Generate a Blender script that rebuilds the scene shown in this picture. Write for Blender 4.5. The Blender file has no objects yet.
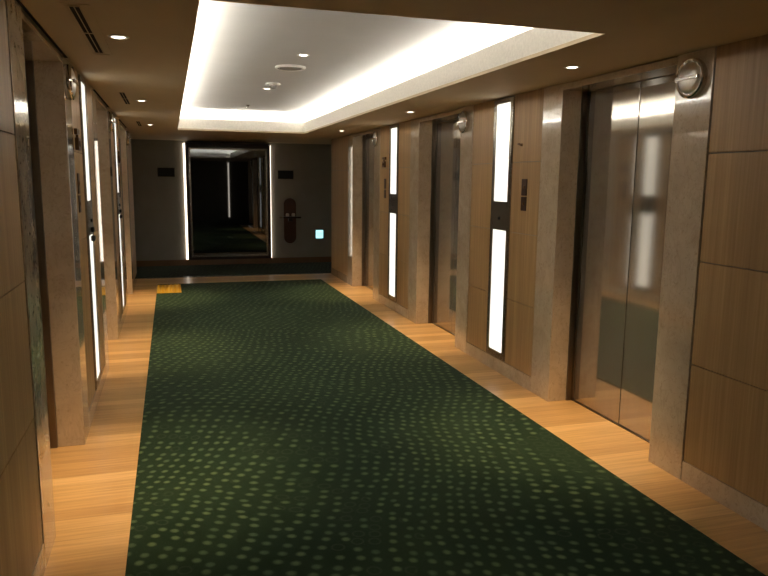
import bpy, bmesh, math, random
from mathutils import Vector, Matrix
random.seed(4)
S = bpy.context.scene
COL = S.collection

# ------------------------------------------------------------------ camera
f_px, pitch, yaw, roll = 691.738, .1538278, .2990386, .0111213
cy, sy, cp, sp = math.cos(yaw), math.sin(yaw), math.cos(pitch), math.sin(pitch)
F = Vector((sy*cp, cy*cp, -sp)); R0 = Vector((cy, -sy, 0)); U0 = R0.cross(F)
R = R0*math.cos(roll) + U0*math.sin(roll); U = U0*math.cos(roll) - R0*math.sin(roll)
cam_d = bpy.data.cameras.new('camera'); cam = bpy.data.objects.new('camera', cam_d); COL.objects.link(cam)
cam_d.sensor_width = 36; cam_d.lens = f_px/768*36; cam_d.clip_start = .05; cam_d.clip_end = 60
cam.matrix_world = Matrix(((R.x, U.x, -F.x, 0), (R.y, U.y, -F.y, 0), (R.z, U.z, -F.z, 1.65), (0, 0, 0, 1)))
S.camera = cam

# ------------------------------------------------------------------ world, exposure, light levels
w = bpy.data.worlds.new('world'); S.world = w; w.use_nodes = True
w.node_tree.nodes['Background'].inputs[0].default_value = (.9, .75, .6, 1)
w.node_tree.nodes['Background'].inputs[1].default_value = .01
S.view_settings.view_transform = 'Standard'; S.view_settings.look = 'None'
S.view_settings.exposure = 0; S.view_settings.gamma = 1
S.view_settings.use_curve_mapping = False
COVE = 46.0          # led strips in the ceiling cove
SPOT = 205.0         # recessed downlights in the low ceiling, watts
SPOT_TRAY = 40.0     # the two in the raised tray
PANEL = 1.15         # lit diffusers on the walls
GLOW = 4.0          # led strips beside the mirror
WARM = (1, .74, .44)

# ------------------------------------------------------------------ dimensions
XR, XL, ZC = 2.70, -.565, 2.35          # wall faces and low ceiling
Y0, Y1 = 1.80, 11.95                    # ends of the lift lobby
YE, YN = 13.70, -1.60                   # far and near corridor walls
OPEN = [(3.31, 4.48), (6.30, 7.47), (9.28, 10.45)]
JAMB = [(3.03, 4.755), (6.02, 7.765), (9.0, 10.745)]
ZO = 2.30

# ------------------------------------------------------------------ materials
def mat(name, base=(.5, .5, .5), rough=.5, metal=0, spec=.5, coat=0, emit=None, es=0):
    m = bpy.data.materials.new(name); m.use_nodes = True
    b = m.node_tree.nodes['Principled BSDF']
    b.inputs['Base Color'].default_value = (*base, 1)
    b.inputs['Roughness'].default_value = rough
    b.inputs['Metallic'].default_value = metal
    b.inputs['Specular IOR Level'].default_value = spec
    b.inputs['Coat Weight'].default_value = coat
    b.inputs['Coat Roughness'].default_value = .04
    if emit:
        b.inputs['Emission Color'].default_value = (*emit, 1); b.inputs['Emission Strength'].default_value = es
    return m, m.node_tree.nodes, m.node_tree.links, b

def coords(N, L, scale=(1, 1, 1)):
    g = N.new('ShaderNodeNewGeometry'); mp = N.new('ShaderNodeMapping')
    mp.inputs['Scale'].default_value = scale
    L.new(g.outputs['Position'], mp.inputs['Vector']); return mp.outputs[0]

def noise(N, L, vec, scale, detail=3, rough=.55, dist=0):
    n = N.new('ShaderNodeTexNoise'); n.inputs['Scale'].default_value = scale; n.inputs['Detail'].default_value = detail
    n.inputs['Roughness'].default_value = rough; n.inputs['Distortion'].default_value = dist
    L.new(vec, n.inputs['Vector']); return n.outputs['Fac']

def ramp(N, L, fac, stops):
    r = N.new('ShaderNodeValToRGB'); L.new(fac, r.inputs[0]); e = r.color_ramp.elements
    while len(e) < len(stops): e.new(.5)
    for k, (p, c) in enumerate(stops):
        e[k].position = p; e[k].color = (*c, 1) if len(c) == 3 else c
    return r.outputs[0]

def mix(N, L, fac, a, b, mode='MIX'):
    m = N.new('ShaderNodeMix'); m.data_type = 'RGBA'; m.blend_type = mode
    if isinstance(fac, (int, float)): m.inputs[0].default_value = fac
    else: L.new(fac, m.inputs[0])
    for s, v in ((6, a), (7, b)):
        if isinstance(v, tuple): m.inputs[s].default_value = (*v, 1)
        else: L.new(v, m.inputs[s])
    return m.outputs[2]

def math_(N, L, op, a, b=None, c=None):
    m = N.new('ShaderNodeMath'); m.operation = op
    for k, v in enumerate((a, b, c)):
        if v is None: continue
        if isinstance(v, (int, float)): m.inputs[k].default_value = v
        else: L.new(v, m.inputs[k])
    return m.outputs[0]

def bump(N, L, b, h, strength=.1, dist=.002):
    bp = N.new('ShaderNodeBump'); bp.inputs['Strength'].default_value = strength; bp.inputs['Distance'].default_value = dist
    L.new(h, bp.inputs['Height']); L.new(bp.outputs[0], b.inputs['Normal'])

def m_oak():                                    # veneer of the wall panels, upright grain
    m, N, L, b = mat('oak_veneer', rough=.42, spec=.35)
    v = coords(N, L, (60, 60, 1.1)); n1 = noise(N, L, v, 1.0, 4)
    v2 = coords(N, L, (9, 9, .35)); n2 = noise(N, L, v2, 1.0, 2)
    c = ramp(N, L, n1, [(.3, (.39, .235, .095)), (.7, (.53, .34, .15))])
    c2 = ramp(N, L, n2, [(.35, (.84, .82, .8)), (.65, (1, 1, 1))])
    L.new(mix(N, L, 1.0, c, c2, 'MULTIPLY'), b.inputs['Base Color'])
    return m
def m_marble():
    m, N, L, b = mat('beige_marble', rough=.10, spec=.5, coat=.8)
    v = coords(N, L)
    n1 = noise(N, L, v, 5, 6, .65, .6); n2 = noise(N, L, v, 38, 4, .7)
    vs = coords(N, L, (2.2, 2.2, 1.1)); n3 = noise(N, L, vs, 2.6, 6, .6, 2.2)
    c = ramp(N, L, n1, [(.3, (.55, .43, .30)), (.68, (.69, .57, .42))])
    c = mix(N, L, ramp(N, L, n2, [(.57, (0, 0, 0)), (.70, (.42, .42, .42))]), c, (.30, .20, .12))
    vein = ramp(N, L, n3, [(.48, (0, 0, 0)), (.5, (.22, .22, .22)), (.52, (0, 0, 0))])
    L.new(mix(N, L, vein, c, (.24, .14, .08)), b.inputs['Base Color'])
    return m
def m_floor():                                  # planks laid across the lobby
    m, N, L, b = mat('honey_oak_planks', rough=.34, spec=.4, coat=.12)
    g = N.new('ShaderNodeNewGeometry'); sx = N.new('ShaderNodeSeparateXYZ'); L.new(g.outputs['Position'], sx.inputs[0])
    pw = .105
    row = math_(N, L, 'FLOOR', math_(N, L, 'DIVIDE', sx.outputs[1], pw))
    wn = N.new('ShaderNodeTexWhiteNoise'); wn.noise_dimensions = '1D'; L.new(row, wn.inputs['W'])
    v = coords(N, L, (2.5, 55, 1)); n = noise(N, L, v, 1.0, 4)
    c = ramp(N, L, wn.outputs[0], [(0, (.56, .31, .11)), (.5, (.69, .41, .155)), (1, (.82, .52, .215))])
    c = mix(N, L, 1.0, c, ramp(N, L, n, [(.3, (.80, .76, .72)), (.65, (1.04, 1.04, 1.04))]), 'MULTIPLY')
    fr = math_(N, L, 'FRACT', math_(N, L, 'DIVIDE', sx.outputs[1], pw))
    gap = math_(N, L, 'LESS_THAN', fr, .018)
    L.new(mix(N, L, math_(N, L, 'MULTIPLY', gap, .45), c, (.22, .11, .04)), b.inputs['Base Color'])
    return m
def m_carpet(name, k=1.0):
    m, N, L, b = mat(name, rough=.95, spec=.1)
    g = N.new('ShaderNodeNewGeometry'); pos = g.outputs['Position']
    # swirl the lattice so the rows of dots bend in arcs
    nz = N.new('ShaderNodeTexNoise'); nz.inputs['Scale'].default_value = .75; nz.inputs['Detail'].default_value = 0
    L.new(pos, nz.inputs['Vector'])
    sub = N.new('ShaderNodeVectorMath'); sub.operation = 'SUBTRACT'; L.new(nz.outputs['Color'], sub.inputs[0]); sub.inputs[1].default_value = (.5, .5, .5)
    sc = N.new('ShaderNodeVectorMath'); sc.operation = 'SCALE'; L.new(sub.outputs[0], sc.inputs[0]); sc.inputs['Scale'].default_value = .42
    ad = N.new('ShaderNodeVectorMath'); ad.operation = 'ADD'; L.new(pos, ad.inputs[0]); L.new(sc.outputs[0], ad.inputs[1])
    mp = N.new('ShaderNodeMapping'); mp.inputs['Rotation'].default_value = (0, 0, .35); mp.inputs['Scale'].default_value = (1, 1, 0)
    L.new(ad.outputs[0], mp.inputs['Vector'])
    vor = N.new('ShaderNodeTexVoronoi'); vor.voronoi_dimensions = '2D'; vor.inputs['Scale'].default_value = 12.5; vor.inputs['Randomness'].default_value = .38
    L.new(mp.outputs[0], vor.inputs['Vector'])
    d = vor.outputs['Distance']
    cell = N.new('ShaderNodeSeparateColor'); L.new(vor.outputs['Color'], cell.inputs[0])
    area = noise(N, L, pos, .95, 1)                      # where solid dots, where rings
    sel = math_(N, L, 'ADD', math_(N, L, 'MULTIPLY', cell.outputs[0], .55), math_(N, L, 'MULTIPLY', area, 1.7))
    solid = ramp(N, L, sel, [(.86, (0, 0, 0)), (.88, (1, 1, 1))])
    dot = ramp(N, L, d, [(.12, (1, 1, 1)), (.32, (0, 0, 0))])
    ring = ramp(N, L, d, [(.26, (0, 0, 0)), (.32, (1, 1, 1)), (.38, (1, 1, 1)), (.44, (0, 0, 0))])
    dotm = math_(N, L, 'MULTIPLY', dot, solid)
    ringm = math_(N, L, 'MULTIPLY', ring, math_(N, L, 'SUBTRACT', 1.0, solid))
    fz = noise(N, L, pos, 240, 2)
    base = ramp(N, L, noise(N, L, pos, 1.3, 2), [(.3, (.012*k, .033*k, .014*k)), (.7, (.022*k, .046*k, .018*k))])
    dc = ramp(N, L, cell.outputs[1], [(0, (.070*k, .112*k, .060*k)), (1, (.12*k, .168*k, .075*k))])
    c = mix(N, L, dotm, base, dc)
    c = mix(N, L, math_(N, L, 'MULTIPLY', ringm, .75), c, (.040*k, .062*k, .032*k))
    c = mix(N, L, 1.0, c, ramp(N, L, fz, [(.3, (.72, .72, .72)), (.7, (1.25, 1.25, 1.25))]), 'MULTIPLY')
    L.new(c, b.inputs['Base Color'])
    b.inputs['Sheen Weight'].default_value = .06; b.inputs['Sheen Roughness'].default_value = .5
    bump(N, L, b, fz, .6, .004)
    return m
def m_steel(name, base=(.40, .36, .31), rough=.2, streak=.5, met=1.0):
    m, N, L, b = mat(name, rough=rough, metal=met)
    v = coords(N, L, (160, 160, 1.6)); n = noise(N, L, v, 1.0, 3)
    v2 = coords(N, L, (300, 300, 300)); n2 = noise(N, L, v2, 1, 2)
    lo = tuple(x*.86 for x in base)
    L.new(ramp(N, L, n, [(.3, lo), (.7, base)]), b.inputs['Base Color'])
    L.new(math_(N, L, 'ADD', math_(N, L, 'MULTIPLY', n2, .025), rough-.01), b.inputs['Roughness'])
    if rough > .2: bump(N, L, b, n2, .05, .0006)
    return m
def m_paint(name, c, rough=.7, amt=.03):
    m, N, L, b = mat(name, rough=rough, spec=.3)
    n = noise(N, L, coords(N, L), 3.0, 3)
    lo = tuple(x*(1-amt) for x in c); hi = tuple(min(1, x*(1+amt)) for x in c)
    L.new(ramp(N, L, n, [(.3, lo), (.7, hi)]), b.inputs['Base Color']); return m
def m_speck(name, c):
    m, N, L, b = mat(name, rough=.75, spec=.2)
    n = noise(N, L, coords(N, L), 45, 4, .7)
    L.new(ramp(N, L, n, [(.35, tuple(x*.88 for x in c)), (.65, c)]), b.inputs['Base Color']); return m
def m_emit(name, c, s, base=(.8, .8, .8), rough=.25):
    m, N, L, b = mat(name, base, rough, emit=c, es=s)
    n = noise(N, L, coords(N, L), 2.0, 1)
    L.new(math_(N, L, 'ADD', math_(N, L, 'MULTIPLY', n, s*.06), s*.97), b.inputs['Emission Strength']); return m

OAK, MARBLE, FLOOR = m_oak(), m_marble(), m_floor()
CARPET = m_carpet('green_dotted_carpet', .87)
CARPET2 = m_carpet('unlit_green_carpet', .55)  # same dotted carpet, lack of light put into a darker colour
DOOR = m_steel('brushed_lift_steel', (.50, .46, .40), .07, met=.78)
DKSTEEL = m_steel('dark_bronze_steel', (.24, .20, .16), .33)
FRAME = m_steel('grey_steel_frame', (.34, .31, .27), .27)
CHROME = m_steel('chrome', (.66, .62, .58), .10)
CEIL = m_paint('warm_ceiling_paint', (.62, .50, .33))
TRAY = m_paint('white_tray_paint', (.58, .57, .55), amt=.02)
RISER = m_speck('cream_wallpaper', (.95, .91, .83))
DARKWALL = m_paint('taupe_wall', (.27, .25, .21), .6, .06)
GAPSHADE = m_paint('painted_gap_shade', (.02, .015, .011), 1.0)  # near-black that paints in the shade of gaps and slots
WHITEMET = m_paint('white_metal', (.75, .72, .68), .4)
BLACK = m_paint('black_satin', (.006, .005, .004), .6)
BRONZE = m_steel('dark_bronze', (.16, .085, .04), .35)
BRNPLATE = m_paint('brown_plate', (.055, .022, .009), .4)
BOARD = m_paint('red_brown_board', (.075, .03, .015), .5, .12)
DKFRAME = m_paint('dark_brown_frame', (.022, .011, .007), .3)
SKIRT = m_paint('brown_skirting', (.16, .085, .04), .4)
YELLOW = m_paint('yellow_rubber', (.72, .40, .03), .5)
SMOKED, N_, L_, B_ = mat('smoked_mirror_glass', (.085, .09, .095), .015, 1.0)
PANELMAT = m_emit('lit_opal_glass', (1, .97, .88), PANEL)
LENS = m_emit('lamp_lens', (1, .90, .72), 7.0)
COVEMAT = m_emit('cove_led', (1, .95, .85), COVE)
GLOWMAT = m_emit('mirror_led', (1, .86, .70), GLOW)
BLUEMAT = m_emit('blue_white_sign_face', (.42, .92, 1.0), 1.7)
SIGNINK = m_emit('sign_mark', (.10, .45, .55), .6)
DOME = m_steel('satin_lens', (.88, .85, .80), .32)
WHITEPLASTIC = m_paint('cream_plastic', (.7, .66, .58), .35)

# ------------------------------------------------------------------ mesh helpers
def box(bm, x0, x1, y0, y1, z0, z1, bev=0):
    x0, x1 = sorted((x0, x1)); y0, y1 = sorted((y0, y1)); z0, z1 = sorted((z0, z1))
    r = bmesh.ops.create_cube(bm, size=1)
    vs = r['verts']
    for v in vs:
        v.co = Vector(((x0+x1)/2 + v.co.x*(x1-x0), (y0+y1)/2 + v.co.y*(y1-y0), (z0+z1)/2 + v.co.z*(z1-z0)))
    if bev:
        es = list({e for v in vs for e in v.link_edges})
        bmesh.ops.bevel(bm, geom=es, offset=bev, segments=2, affect='EDGES', profile=.6)
def lathe(bm, prof, axis='z', c=(0, 0, 0), n=48, flip=1):
    """revolve (radius, height) points about an axis"""
    rings = []
    for r, h in prof:
        ring = []
        for k in range(n):
            a = 2*math.pi*k/n; u, v = r*math.cos(a), r*math.sin(a)
            h2 = h*flip
            p = {'z': (u, v, h2), 'x': (h2, u, v), 'y': (u, h2, v)}[axis]
            ring.append(bm.verts.new((p[0]+c[0], p[1]+c[1], p[2]+c[2])))
        rings.append(ring)
    for a, b in zip(rings, rings[1:]):
        for k in range(n):
            bm.faces.new((a[k], a[(k+1) % n], b[(k+1) % n], b[k]))
    for ring in (rings[0], rings[-1]):
        try: bm.faces.new(ring)
        except ValueError: pass
def obj(name, bm, m, parent=None, smooth=False):
    bmesh.ops.recalc_face_normals(bm, faces=bm.faces)
    me = bpy.data.meshes.new(name); bm.to_mesh(me); bm.free()
    ms = m if isinstance(m, (list, tuple)) else [m]
    for x in ms: me.materials.append(x)
    if smooth:
        for p in me.polygons: p.use_smooth = True
        me.set_sharp_from_angle(angle=math.radians(35))
    o = bpy.data.objects.new(name, me); COL.objects.link(o)
    if parent:
        o.parent = parent; o.location = (0, 0, 0)
    return o
def bxobj(name, dims, m, parent=None, bev=0):
    bm = bmesh.new()
    for d in (dims if isinstance(dims, list) else [dims]): box(bm, *d, bev)
    return obj(name, bm, m, parent)
def thing(name, label, cat, loc=(0, 0, 0), group=None, rz=0):
    o = bpy.data.objects.new(name, None); COL.objects.link(o); o.empty_display_size = .1
    o.location = loc; o.rotation_euler = (0, 0, rz); o['label'] = label; o['category'] = cat
    if group: o['group'] = group
    return o
def tag(o, label, cat, group=None, kind=None):
    if label: o['label'] = label
    if cat: o['category'] = cat
    if group: o['group'] = group
    if kind: o['kind'] = kind
    return o
def struct(o, label=None):
    o['kind'] = 'structure'
    if label: o['label'] = label
    return o
def dup(src, loc, label, group=None, rz=None):
    r = src.copy(); COL.objects.link(r); r.location = loc; r['label'] = label
    if rz is not None: r.rotation_euler = (0, 0, rz)
    if group: r['group'] = group
    for ch in list(src.children):
        c = ch.copy(); COL.objects.link(c); c.parent = r
        for g in list(ch.children):
            d = g.copy(); COL.objects.link(d); d.parent = c
    return r

# ================================================================== STRUCTURE
struct(bxobj('floor', (-6, 8, YN-.1, YE+.1, -.1, 0), FLOOR), 'glossy honey-coloured wooden plank floor along both walls')

# ceiling: low slab with a hole for the raised tray
CX0, CX1, CY0, CY1 = .14, 2.0, 2.97, 10.70
TR = .20
bm = bmesh.new()
zt = ZC+.02
for d in ((-6, CX0, YN, YE), (CX1, 8, YN, YE), (CX0, CX1, YN, CY0), (CX0, CX1, CY1, YE)):
    box(bm, *d, ZC, zt)
struct(obj('ceiling', bm, CEIL), 'low warm beige ceiling around the raised tray')
bm = bmesh.new(); t = .018; zr = 2.515
box(bm, CX0-t, CX0, CY0-t, CY1+t, zt, zr); box(bm, CX1, CX1+t, CY0-t, CY1+t, zt, zr)
box(bm, CX0, CX1, CY0-t, CY0, zt, zr); box(bm, CX0, CX1, CY1, CY1+t, zt, zr)
box(bm, CX0-t-.09, CX0-t, CY0-.11, CY1+.11, 2.482, 2.494); box(bm, CX1+t, CX1+t+.09, CY0-.11, CY1+.11, 2.482, 2.494)
box(bm, CX0-t, CX1+t, CY0-t-.09, CY0-t, 2.482, 2.494); box(bm, CX0-t, CX1+t, CY1+t, CY1+t+.09, 2.482, 2.494)
struct(obj('trim_1', bm, RISER), 'cream upstand around the lit ceiling tray')
bm = bmesh.new(); ZT = 2.645
box(bm, CX0-TR-.05, CX1+TR+.05, CY0-TR-.05, CY1+TR+.05, ZT, ZT+.05)
for a in ((CX0-TR-.05, CX0-TR, CY0-TR-.05, CY1+TR+.05), (CX1+TR, CX1+TR+.05, CY0-TR-.05, CY1+TR+.05),
          (CX0-TR, CX1+TR, CY0-TR-.05, CY0-TR), (CX0-TR, CX1+TR, CY1+TR, CY1+TR+.05)):
    box(bm, *a, zt, ZT)
struct(obj('ceiling_tray', bm, TRAY), 'raised pale grey ceiling tray')

# led strips hidden in the cove trough, one on each side
def led(name, d, label):
    o = bxobj(name, d, COVEMAT); tag(o, label, 'led strip light', 'led strips in the ceiling cove')
e = .05
led('led_strip', (CX0-e-.03, CX0-e, CY0-.1, CY1+.1, 2.4945, 2.532), 'white LED strip hidden in the left side of the ceiling cove')
led('led_strip', (CX1+e, CX1+e+.03, CY0-.1, CY1+.1, 2.4945, 2.532), 'white LED strip hidden in the right side of the ceiling cove')
led('led_strip', (CX0-.05, CX1+.05, CY0-e-.03, CY0-e, 2.4945, 2.511), 'white LED strip hidden in the near end of the ceiling cove')
led('led_strip', (CX0-.05, CX1+.05, CY1+e, CY1+e+.03, 2.4945, 2.511), 'white LED strip hidden in the far end of the ceiling cove')

PANELS = [(Y0, 3.03), (4.755, 6.02), (7.765, 9.0), (10.745, Y1)]
STRIPY = [(5.215, 5.565), (8.205, 8.555)]
JOINTS = [.118, .675, 1.24, 1.81, ZC]
trim_n = 2; door_n = 1
for side, X, s in (('right', XR, 1), ('left', XL, -1)):
    wx = lambda d: X + s*d
    # solid core behind the lining
    bm = bmesh.new()
    far = 8 if s > 0 else -6
    core = wx(.30)
    box(bm, core, wx(.42), Y0, Y1, 0, ZC)
    for (a, b) in PANELS:
        box(bm, wx(.016), core, a+.006, b-.006, 0, ZC)
    for (ja, jb), (oa, ob) in zip(JAMB, OPEN):
        box(bm, wx(.15), core, ja, oa, 0, ZC); box(bm, wx(.15), core, ob, jb, 0, ZC)
        box(bm, wx(.25), core, oa, ob, ZO, ZC)
    box(bm, wx(.42), far, Y1-.12, Y1, 0, ZC); box(bm, wx(.42), far, Y0, Y0+.12, 0, ZC)
    if s > 0: pass
    wb = struct(obj('wall_'+side, bm, GAPSHADE if False else DARKWALL))
    # oak panels with open joints
    bm = bmesh.new()
    for (a, b) in PANELS:
        spans = [(a, b)]
        for (u, v) in STRIPY:
            if a < u < b: spans = [(a, u-.002), (v+.002, b)]
        for (u, v) in spans:
            ja = .010 if u in (a,) else 0; jb = .012 if v == b else 0
            for z0, z1 in zip(JOINTS, JOINTS[1:]):
                box(bm, wx(0), wx(.016), u+ja*.5, v-jb*.5, z0+.0025, z1-.0025, .001)
    obj('panelling', bm, OAK, wb)
    # marble skirting under the panels
    bm = bmesh.new()
    for (a, b) in PANELS: box(bm, wx(-.004), wx(.016), a+.003, b-.003, 0, .116, .002)
    struct(obj('baseboard_'+side, bm, MARBLE), 'beige marble skirting at the foot of the %s wall' % side)
    # marble surrounds and lift doors
    for k, ((ja, jb), (oa, ob)) in enumerate(zip(JAMB, OPEN)):
        bm = bmesh.new()
        box(bm, wx(-.004), wx(.15), ja+.004, oa, 0, ZC-.002, .003)
        if s < 0 and k == 1:                # this slab stands a few millimetres out of true
            for v in bm.verts:
                if v.co.x > X - .05: v.co.x += .0103*(v.co.y-ja)
        box(bm, wx(-.004), wx(.15), ob, jb-.004, 0, ZC-.002, .003)
        box(bm, wx(-.004), wx(.25), oa, ob, ZO, ZC-(.008 if s > 0 else .024), .003)
        struct(obj('trim_%d' % trim_n, bm, MARBLE), 'polished beige marble surround of the %s lift on the %s' % (('near', 'middle', 'far')[k], side)); trim_n += 1
        order = ('nearest', 'middle', 'farthest')[k]
        root = thing('elevator_door', '%s of the three %s-hand elevator doors, brushed steel in a marble surround' % (order, side),
                     'elevator door', (wx(.205), (oa+ob)/2, 0), 'elevator doors of the lobby')
        hy = (ob-oa)/2
        for sgn, nm in ((-1, 'door_panel'), (1, 'door_panel')):
            bm = bmesh.new()
            y0, y1 = (-hy+.012, -.0025) if sgn < 0 else (.0025, hy-.012)
            box(bm, 0, s*.03, y0, y1, .008, ZO-.004, .0015)
            dp = obj(nm, bm, DOOR, root)
            if sgn < 0 and k == 0 and s > 0: dp.rotation_euler.z = -.009; dp.location.x = .0025
        bm = bmesh.new()
        for sgn in (-1, 1):
            box(bm, s*-.053, s*.05, sgn*(hy-.010), sgn*(hy+.004), 0, ZO-.001, .001)
            box(bm, s*-.014, s*-.003, sgn*(hy-.024), sgn*(hy-.0105), 0, ZO-.001, .001)
        box(bm, s*.035, s*.05, -hy+.012, hy-.012, 0, ZO-.002)
        obj('door_frame', bm, DKSTEEL, root)
        bxobj('sill', (s*-.01, s*.034, -hy+.012, hy-.012, .0005, .006), DKSTEEL, root)

# far corridor wall, near corridor wall, corridor ends
struct(bxobj('wall_far', (-6, 8, YE, YE+.1, 0, ZC), DARKWALL), 'plain dark taupe wall across the far corridor')
struct(bxobj('wall_near', (-6, 8, YN-.1, YN, 0, ZC), DARKWALL), 'plain dark taupe wall behind the camera')
struct(bxobj('wall_corridor_left', [(-6.1, -6, Y1, YE, 0, ZC), (-6.1, -6, YN, Y0, 0, ZC)], DARKWALL), 'end wall of the left corridor')
struct(bxobj('wall_corridor_right', [(8, 8.1, Y1, YE, 0, ZC), (8, 8.1, YN, Y0, 0, ZC)], DARKWALL), 'end wall of the right corridor')
struct(bxobj('baseboard_far', (-5.99, 7.99, YE-.014, YE, 0, .115), SKIRT, None, .003), 'brown skirting along the far wall')
struct(bxobj('trim_%d' % trim_n, (-.42, 2.56, Y1+.06, Y1+.11, .0005, .007), FRAME, None, .002), 'thin metal threshold strip where the darkened corridor carpet begins')

# ================================================================== CARPETS
tag(bxobj('lobby_carpet', (-.235, 2.37, Y0-.2, 11.27, .0005, .009), CARPET, None, .003),
    'long green carpet patterned with pale dots down the middle of the lobby', 'carpet')
tag(bxobj('corridor_carpet', (-5.98, 7.98, Y1+.112, YE-.016, .0005, .007), CARPET2),
    'green carpet, coloured darker as unlit, in the cross corridor under the mirror', 'carpet')
tag(bxobj('corridor_carpet', (-5.98, 7.98, YN+.005, Y0-.25, .0005, .007), CARPET2),
    'green carpet, coloured darker as unlit, in the corridor behind the camera', 'carpet')
# tactile paving tiles
root = thing('tactile_mat', 'yellow tactile warning mat on the far left corner of the green carpet', 'tactile mat', (-.06, 10.76, .009))
bm = bmesh.new(); box(bm, -.172, .172, -.40, .40, .0002, .006, .002)
obj('mat_base', bm, YELLOW, root)
bm = bmesh.new()
for i in range(6):
    for j in range(14):
        lathe(bm, [(.016, 0), (.015, .004), (.010, .0055)], 'z', (-.145+i*.058, -.372+j*.0572, .006), 10)
o = obj('raised_dots', bm, YELLOW, root); o['kind'] = 'stuff'

# ================================================================== WALL LIGHT PANELS
def wall_light(X, s, yc, label):
    root = thing('wall_light_panel', label, 'wall light', (X, yc, 0), 'tall lit glass panels on the lobby walls')
    w_, zb, ztp = .175, .13, 2.335
    bm = bmesh.new()
    d0, d1 = -s*.012, s*.015
    for a, b in ((-w_, -w_+.047), (w_-.047, w_)): box(bm, d0, d1, a, b, zb, ztp, .0015)
    for a, b in ((zb, .185), (2.30, ztp)): box(bm, d0, d1, -w_+.047, w_-.047, a, b, .0015)
    obj('frame', bm, FRAME, root)
    for nm, a, b in (('glass_diffuser', 1.487, 2.299), ('glass_diffuser', .186, 1.243)):
        bm = bmesh.new(); box(bm, -s*.006, s*.012, -w_+.048, w_-.048, a, b, .002); obj(nm, bm, PANELMAT, root)
    pl = bmesh.new(); box(pl, -s*.014, s*.014, -w_+.0475, w_-.0475, 1.2435, 1.4865, .002)
    pl = obj('control_plate', pl, FRAME, root)
    bm = bmesh.new(); lathe(bm, [(.014, 0), (.014, .008), (.010, .011)], 'x', (-s*.0142, .0, 1.345), 20, -s)
    lathe(bm, [(.006, .011), (.006, .014)], 'x', (-s*.0142, .0, 1.345), 12, -s)
    obj('key_switch', bm, BLACK, pl, True)
    if s < 0:
        bm = bmesh.new(); box(bm, .0145, .040, -.06, .02, 1.20, 1.236, .006); box(bm, .0145, .036, -.05, .01, 1.262, 1.30, .008)
        obj('button_box', bm, BLACK, pl)
    return root
wall_light(XR, 1, 5.39, 'tall lit white panel on the right wall between the nearest and middle elevators')
wall_light(XR, 1, 8.38, 'tall lit white panel on the right wall between the middle and farthest elevators')
wall_light(XL, -1, 5.39, 'tall lit white panel on the left wall just past the nearest elevator')
wall_light(XL, -1, 8.38, 'thin-looking lit white panel far down the left wall past the middle elevator')

# ================================================================== HALL LANTERNS (round lamps beside the doors)
def lantern(X, s, y, label):
    root = thing('hall_lantern', label, 'lantern', (X - s*.004, y, 2.207), 'round chrome hall lanterns by the elevators')
    f = -s
    bm = bmesh.new(); lathe(bm, [(.100, .0), (.104, .012), (.103, .030), (.096, .037), (.088, .034), (.084, .026), (.02, .026)], 'x', (0, 0, 0), 56, f)
    obj('chrome_rim', bm, CHROME, root, True)
    bm = bmesh.new(); lathe(bm, [(.083, .027), (.078, .034), (.055, .043), (.028, .049), (.006, .051)], 'x', (0, 0, 0), 48, f)
    obj('domed_lens', bm, DOME, root, True)
    bm = bmesh.new(); box(bm, f*.040, f*.056, -.084, .084, -.010, .010, .004)  # chrome bar shaped to imitate the bright reflection across the lens
    obj('reflection_bar', bm, CHROME, root)
for k, y in enumerate((3.17, 6.19, 9.15)):
    lantern(XR, 1, y, ('largest round chrome lantern, beside the nearest right-hand elevator', 'round chrome lantern beside the middle right-hand elevator', 'small-looking round lantern beside the farthest right-hand elevator')[k])
for k, y in enumerate((4.60, 7.62, 10.6)):
    lantern(XL, -1, y, ('round chrome lantern on the marble past the nearest left-hand elevator', 'round chrome lantern on the marble past the middle left-hand elevator', 'round chrome lantern past the farthest left-hand elevator')[k])

# ================================================================== CALL PLATES AND EMBLEMS
def call_plate(X, s, y, label):
    root = thing('call_plate', label, 'call button plate', (X, y, 0), 'brown call plates on the oak panels')
    for nm, a, b in (('upper_plate', 1.545, 1.676), ('lower_plate', 1.425, 1.535)):
        bm = bmesh.new(); box(bm, -s*.007, -s*.0002, -.042, .042, a, b, .002); p = obj(nm, bm, BRNPLATE, root)
        bm = bmesh.new(); lathe(bm, [(.013, 0), (.013, .003), (.011, .004)], 'x', (-s*.0072, 0, (a+b)/2), 20, -s)
        obj('button', bm, BRONZE, p, True)
    return root
call_plate(XR, 1, 4.99, 'brown two-part call plate beside the nearest lit panel on the right wall')
call_plate(XR, 1, 8.75, 'dark narrow call plate on the far right panel between lit glass and farthest elevator')
call_plate(XL, -1, 4.90, 'dark call plate on the left wall before the lit panel')
call_plate(XL, -1, 8.76, 'dark call plate far down the left wall')
def emblem(X, s, y, label):
    root = thing('wall_emblem', label, 'wall sign', (X, y, 0), 'bronze emblems above the call plates')
    f = -s
    bm = bmesh.new()
    box(bm, f*.0002, f*.020, -.066, -.024, 1.918, 1.955, .004); box(bm, f*.0002, f*.020, -.008, .070, 1.925, 1.955, .004)
    box(bm, f*.0002, f*.016, .005, .03, 1.90, 1.924, .003)
    obj('top_mark', bm, BRONZE, root)
    bm = bmesh.new()
    box(bm, f*.0002, f*.024, -.050, -.026, 1.822, 1.90, .004); box(bm, f*.0002, f*.024, .030, .054, 1.822, 1.90, .004)
    box(bm, f*.0002, f*.024, -.026, .030, 1.880, 1.90, .004); box(bm, f*.0002, f*.024, -.026, .030, 1.822, 1.846, .004)
    obj('ring_mark', bm, BRONZE, root)
emblem(XR, 1, 8.78, 'bronze square-ring emblem on the far right oak panel above a call plate')
emblem(XL, -1, 4.90, 'bronze ring emblem standing out from the left wall above the call plate')
emblem(XL, -1, 8.76, 'bronze ring emblem far down the left wall')
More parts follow.
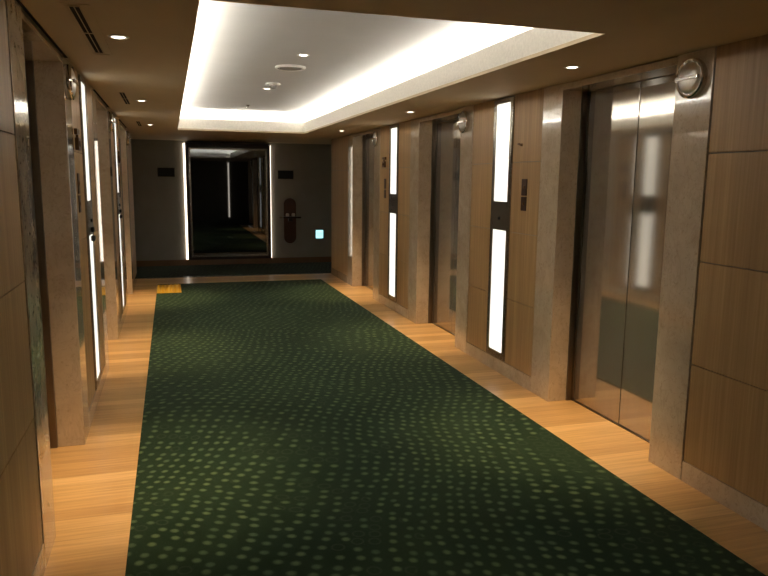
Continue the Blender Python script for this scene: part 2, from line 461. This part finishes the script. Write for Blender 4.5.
bm = bmesh.new(); lathe(bm, [(.012, .0002), (.010, .010), (.005, .018), (.005, .026)], 'x', (XR, 5.06, 1.945), 16, -1)
box(bm, XR-.034, XR-.024, 5.045, 5.08, 1.945, 1.958, .003)
tag(obj('wall_hook', bm, BRONZE, None, True), 'tiny dark hook on the oak panel high beside the nearest lit panel', 'hook')

# ================================================================== CEILING FITTINGS
def downlight(x, y, z, label, watts, cone=1.02, tilt=0):
    root = thing('downlight', label, 'ceiling light', (x, y, z), 'small recessed downlights')
    bm = bmesh.new(); lathe(bm, [(.052, -.0002), (.050, -.004), (.040, -.005), (.034, -.001)], 'z', (0, 0, 0), 40)
    obj('trim_ring', bm, WHITEMET, root, True)
    bm = bmesh.new(); lathe(bm, [(.033, -.0012), (.026, -.0045), (.012, -.007), (.003, -.0075)], 'z', (0, 0, 0), 32)
    obj('lamp_lens', bm, LENS, root, True)
    ld = bpy.data.lights.new('downlight_beam', 'SPOT'); ld.energy = watts; ld.color = WARM; ld.spot_size = cone; ld.spot_blend = 1.0
    ld.shadow_soft_size = .03
    lo = bpy.data.objects.new('downlight_beam', ld); COL.objects.link(lo); lo.parent = root; lo.location = (0, 0, -.012)
    lo.rotation_euler = (0, tilt, 0)
ordn = ('nearest', 'middle', 'farthest')
for k, y in enumerate((3.86, 6.87, 9.85)):
    downlight(-.22, y, ZC, '%s downlight in the left strip of low ceiling' % ordn[k], SPOT)
    downlight(2.378, y, ZC, '%s downlight in the right strip of low ceiling' % ordn[k], SPOT)
downlight(1.067, 5.74, ZT, 'nearer downlight in the raised tray beside the round diffuser', SPOT_TRAY)
downlight(1.067, 7.95, ZT, 'farther downlight in the raised tray beyond the smoke detector', SPOT_TRAY)

root = thing('air_diffuser', 'large round white diffuser in the middle of the raised ceiling tray', 'ceiling diffuser', (1.067, 6.37, ZT))
bm = bmesh.new(); lathe(bm, [(.135, -.0002), (.137, -.012), (.128, -.020), (.112, -.018), (.110, -.004)], 'z', (0, 0, 0), 56); obj('outer_ring', bm, WHITEMET, root, True)
bm = bmesh.new(); lathe(bm, [(.104, -.004), (.104, -.010), (.096, -.018), (.03, -.020), (.004, -.020)], 'z', (0, 0, 0), 56); obj('centre_disc', bm, m_paint('grey_disc', (.26, .24, .21), .5), root, True)
root = thing('smoke_detector', 'small cone-shaped smoke detector in the tray between the round diffuser and the farther downlight', 'smoke detector', (1.075, 7.52, ZT))
bm = bmesh.new(); lathe(bm, [(.078, -.0002), (.078, -.010), (.070, -.016), (.045, -.017)], 'z', (0, 0, 0), 40); obj('base', bm, WHITEMET, root, True)
bm = bmesh.new(); lathe(bm, [(.044, -.0172), (.040, -.034), (.026, -.052), (.004, -.056)], 'z', (0, 0, 0), 32); obj('sensor_head', bm, m_paint('grey_sensor', (.20, .18, .16), .5), root, True)
root = thing('sprinkler_head', 'tiny sprinkler head at the bright far end of the raised tray', 'sprinkler', (1.055, 9.78, ZT))
bm = bmesh.new(); lathe(bm, [(.030, -.0002), (.028, -.006), (.010, -.010), (.010, -.028)], 'z', (0, 0, 0), 24); obj('escutcheon', bm, CHROME, root, True)
bm = bmesh.new(); lathe(bm, [(.004, -.0285), (.022, -.031), (.022, -.034), (.003, -.034)], 'z', (0, 0, 0), 24); obj('deflector', bm, CHROME, root, True)

def slot_diffuser(y0, y1, label):
    yc = (y0+y1)/2; h = (y1-y0)/2
    root = thing('slot_diffuser', label, 'air vent', (-.354, yc, ZC), 'slot air vents along the left ceiling')
    bm = bmesh.new()
    for a, b in ((-.024, -.020), (-.002, .002), (.020, .024)): box(bm, a, b, -h, h, -.004, -.0002, .0008)
    for a in (-h, -.006, h-.010): box(bm, -.020, .020, a, a+.010, -.0038, -.0004)
    obj('frame', bm, CEIL, root)
    for a, b in ((-.0195, -.0025), (.0025, .0195)):
        bxobj('slot', [(a, b, -h+.011, -.007, -.002, -.0006), (a, b, .0045, h-.011, -.002, -.0006)], GAPSHADE, root)
slot_diffuser(3.24, 4.38, 'long double-slot air vent at the top left, nearest the camera')
slot_diffuser(6.27, 7.25, 'double-slot air vent in the left ceiling, second from the camera')
slot_diffuser(9.33, 10.19, 'double-slot air vent in the left ceiling, farthest from the camera')
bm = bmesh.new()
for (oa, ob) in OPEN: box(bm, XL+.001, XL+.014, oa-.12, ob+.14, ZC-.003, ZC-.0002)  # flat black strips in place of a recessed groove's shade
struct(obj('trim_%d' % (trim_n+1), bm, GAPSHADE), 'flat black strip standing in for the shade of a groove where the left ceiling meets the lift surrounds')
bxo = bxobj('access_panel', [(-.40, -.29, 3.20, 3.215, ZC-.003, ZC-.0002), (-.40, -.388, 3.215, 4.42, ZC-.003, ZC-.0002), (-.302, -.29, 3.215, 4.42, ZC-.003, ZC-.0002), (-.40, -.29, 4.42, 4.435, ZC-.003, ZC-.0002)], CEIL)
tag(bxo, 'thin raised frame around the nearest slot vent in the left ceiling', 'frame')

# ================================================================== FAR WALL
root = thing('wall_mirror', 'tall dark smoked mirror in a wide dark frame on the far wall', 'mirror', (1.085, YE, 0))
x0, x1, z0, z1 = -.785, .785, .115, 2.315          # outer frame
fy = -.075
bm = bmesh.new(); fw = .055
for d in ((x0, x0+fw, z0, z1), (x1-fw, x1, z0, z1), (x0+fw, x1-fw, z0, z0+fw), (x0+fw, x1-fw, z1-fw*1.6, z1)):
    box(bm, d[0], d[1], fy-.015, -.002, d[2], d[3], .003)
obj('outer_frame', bm, DKFRAME, root)
a0, a1, b0, b1 = x0+fw+.001, x1-fw-.001, z0+fw+.001, z1-fw*1.6-.001; iw = .03
bm = bmesh.new()
for d in ((a0, a0+iw, b0, b1), (a1-iw, a1, b0, b1), (a0+iw, a1-iw, b0, b0+iw), (a0+iw, a1-iw, b1-iw, b1)):
    box(bm, d[0], d[1], fy-.004, -.05, d[2], d[3], .002)
obj('inner_frame', bm, FRAME, root)
bxobj('mirror_glass', (a0+iw+.001, a1-iw-.001, fy+.004, fy+.012, b0+iw+.001, b1-iw-.001), SMOKED, root)
for sx, wd, g in ((-1, .032, .006), (1, .009, .006)):
    xe = sx*(.785+g)
    bxobj('side_led', (xe, xe+sx*wd, -.03, -.003, .12, 2.30), GLOWMAT, root, .002)

def sign_plate(x, z, label):
    root = thing('wall_sign', label, 'wall sign', (x, YE, z), 'black sign plates on the far wall')
    bxobj('plate', (-.150, .150, -.012, -.0004, -.080, .080), BLACK, root, .002)
    bm = bmesh.new()
    for a, b, c, d in ((-.155, .155, .080, .085), (-.155, .155, -.085, -.080), (-.155, -.150, -.080, .080), (.150, .155, -.080, .080)): box(bm, a, b, -.014, -.0004, c, d)
    obj('edge', bm, FRAME, root)
sign_plate(-.055, 1.762, 'black rectangular sign plate to the left of the mirror')
sign_plate(2.18, 1.745, 'black rectangular sign plate to the right of the mirror')

root = thing('wall_bracket', 'rounded red-brown wooden board with a small dark shelf on the far wall', 'wall bracket', (2.255, YE, 0))
bm = bmesh.new(); r_ = .12; pts = []
for k in range(17): a = math.pi*k/16; pts.append((r_*math.cos(a), 1.17+r_*math.sin(a)))
for k in range(17): a = math.pi+math.pi*k/16; pts.append((r_*math.cos(a), .52+r_*math.sin(a)))
fr = [bm.verts.new((p[0], -.022, p[1])) for p in pts]; bk = [bm.verts.new((p[0], -.0004, p[1])) for p in pts]
bm.faces.new(fr); bm.faces.new(bk[::-1])
for k in range(len(pts)): bm.faces.new((fr[k], fr[(k+1) % len(pts)], bk[(k+1) % len(pts)], bk[k]))
obj('board', bm, BOARD, root)
bm = bmesh.new(); box(bm, -.15, .20, -.15, -.0225, .90, .935, .006); box(bm, -.04, .04, -.10, -.0225, .84, .899, .005); obj('shelf', bm, DKFRAME, root)
for xk, zk in ((-.06, .965), (.055, .955)):
    bm = bmesh.new(); lathe(bm, [(.026, .9355-.9355), (.034, .014), (.034, .045), (.022, .060), (.006, .064)], 'z', (xk, -.085, .936), 24)
    obj('knob', bm, WHITEPLASTIC, root, True)
bm = bmesh.new(); lathe(bm, [(.012, 0), (.012, .05), (.02, .06), (.004, .066)], 'x', (-.151, -.085, .915), 16, -1); obj('end_knob', bm, CHROME, root, True)

root = thing('exit_light', 'small glowing blue-white square sign low on the far wall at the right', 'lit sign', (2.845, YE, .575))
bxobj('housing', (-.082, .082, -.03, -.0004, -.088, .088), BLACK, root, .003)
bxobj('lit_face', (-.073, .073, -.034, -.0304, -.080, .080), BLUEMAT, root, .001)
bm = bmesh.new()
box(bm, -.050, -.010, -.0355, -.0343, .004, .026); box(bm, .010, .052, -.0355, -.0343, .004, .026); box(bm, -.030, .030, -.0355, -.0343, -.030, -.018)
obj('sign_marks', bm, SIGNINK, root)

bxw = bxobj('light_strip', (2.255, 2.305, YN+.0005, YN+.025, .12, 2.30), GLOWMAT, None, .003)
tag(bxw, 'thin upright light strip on the wall behind the camera, seen in the mirror', 'strip light')
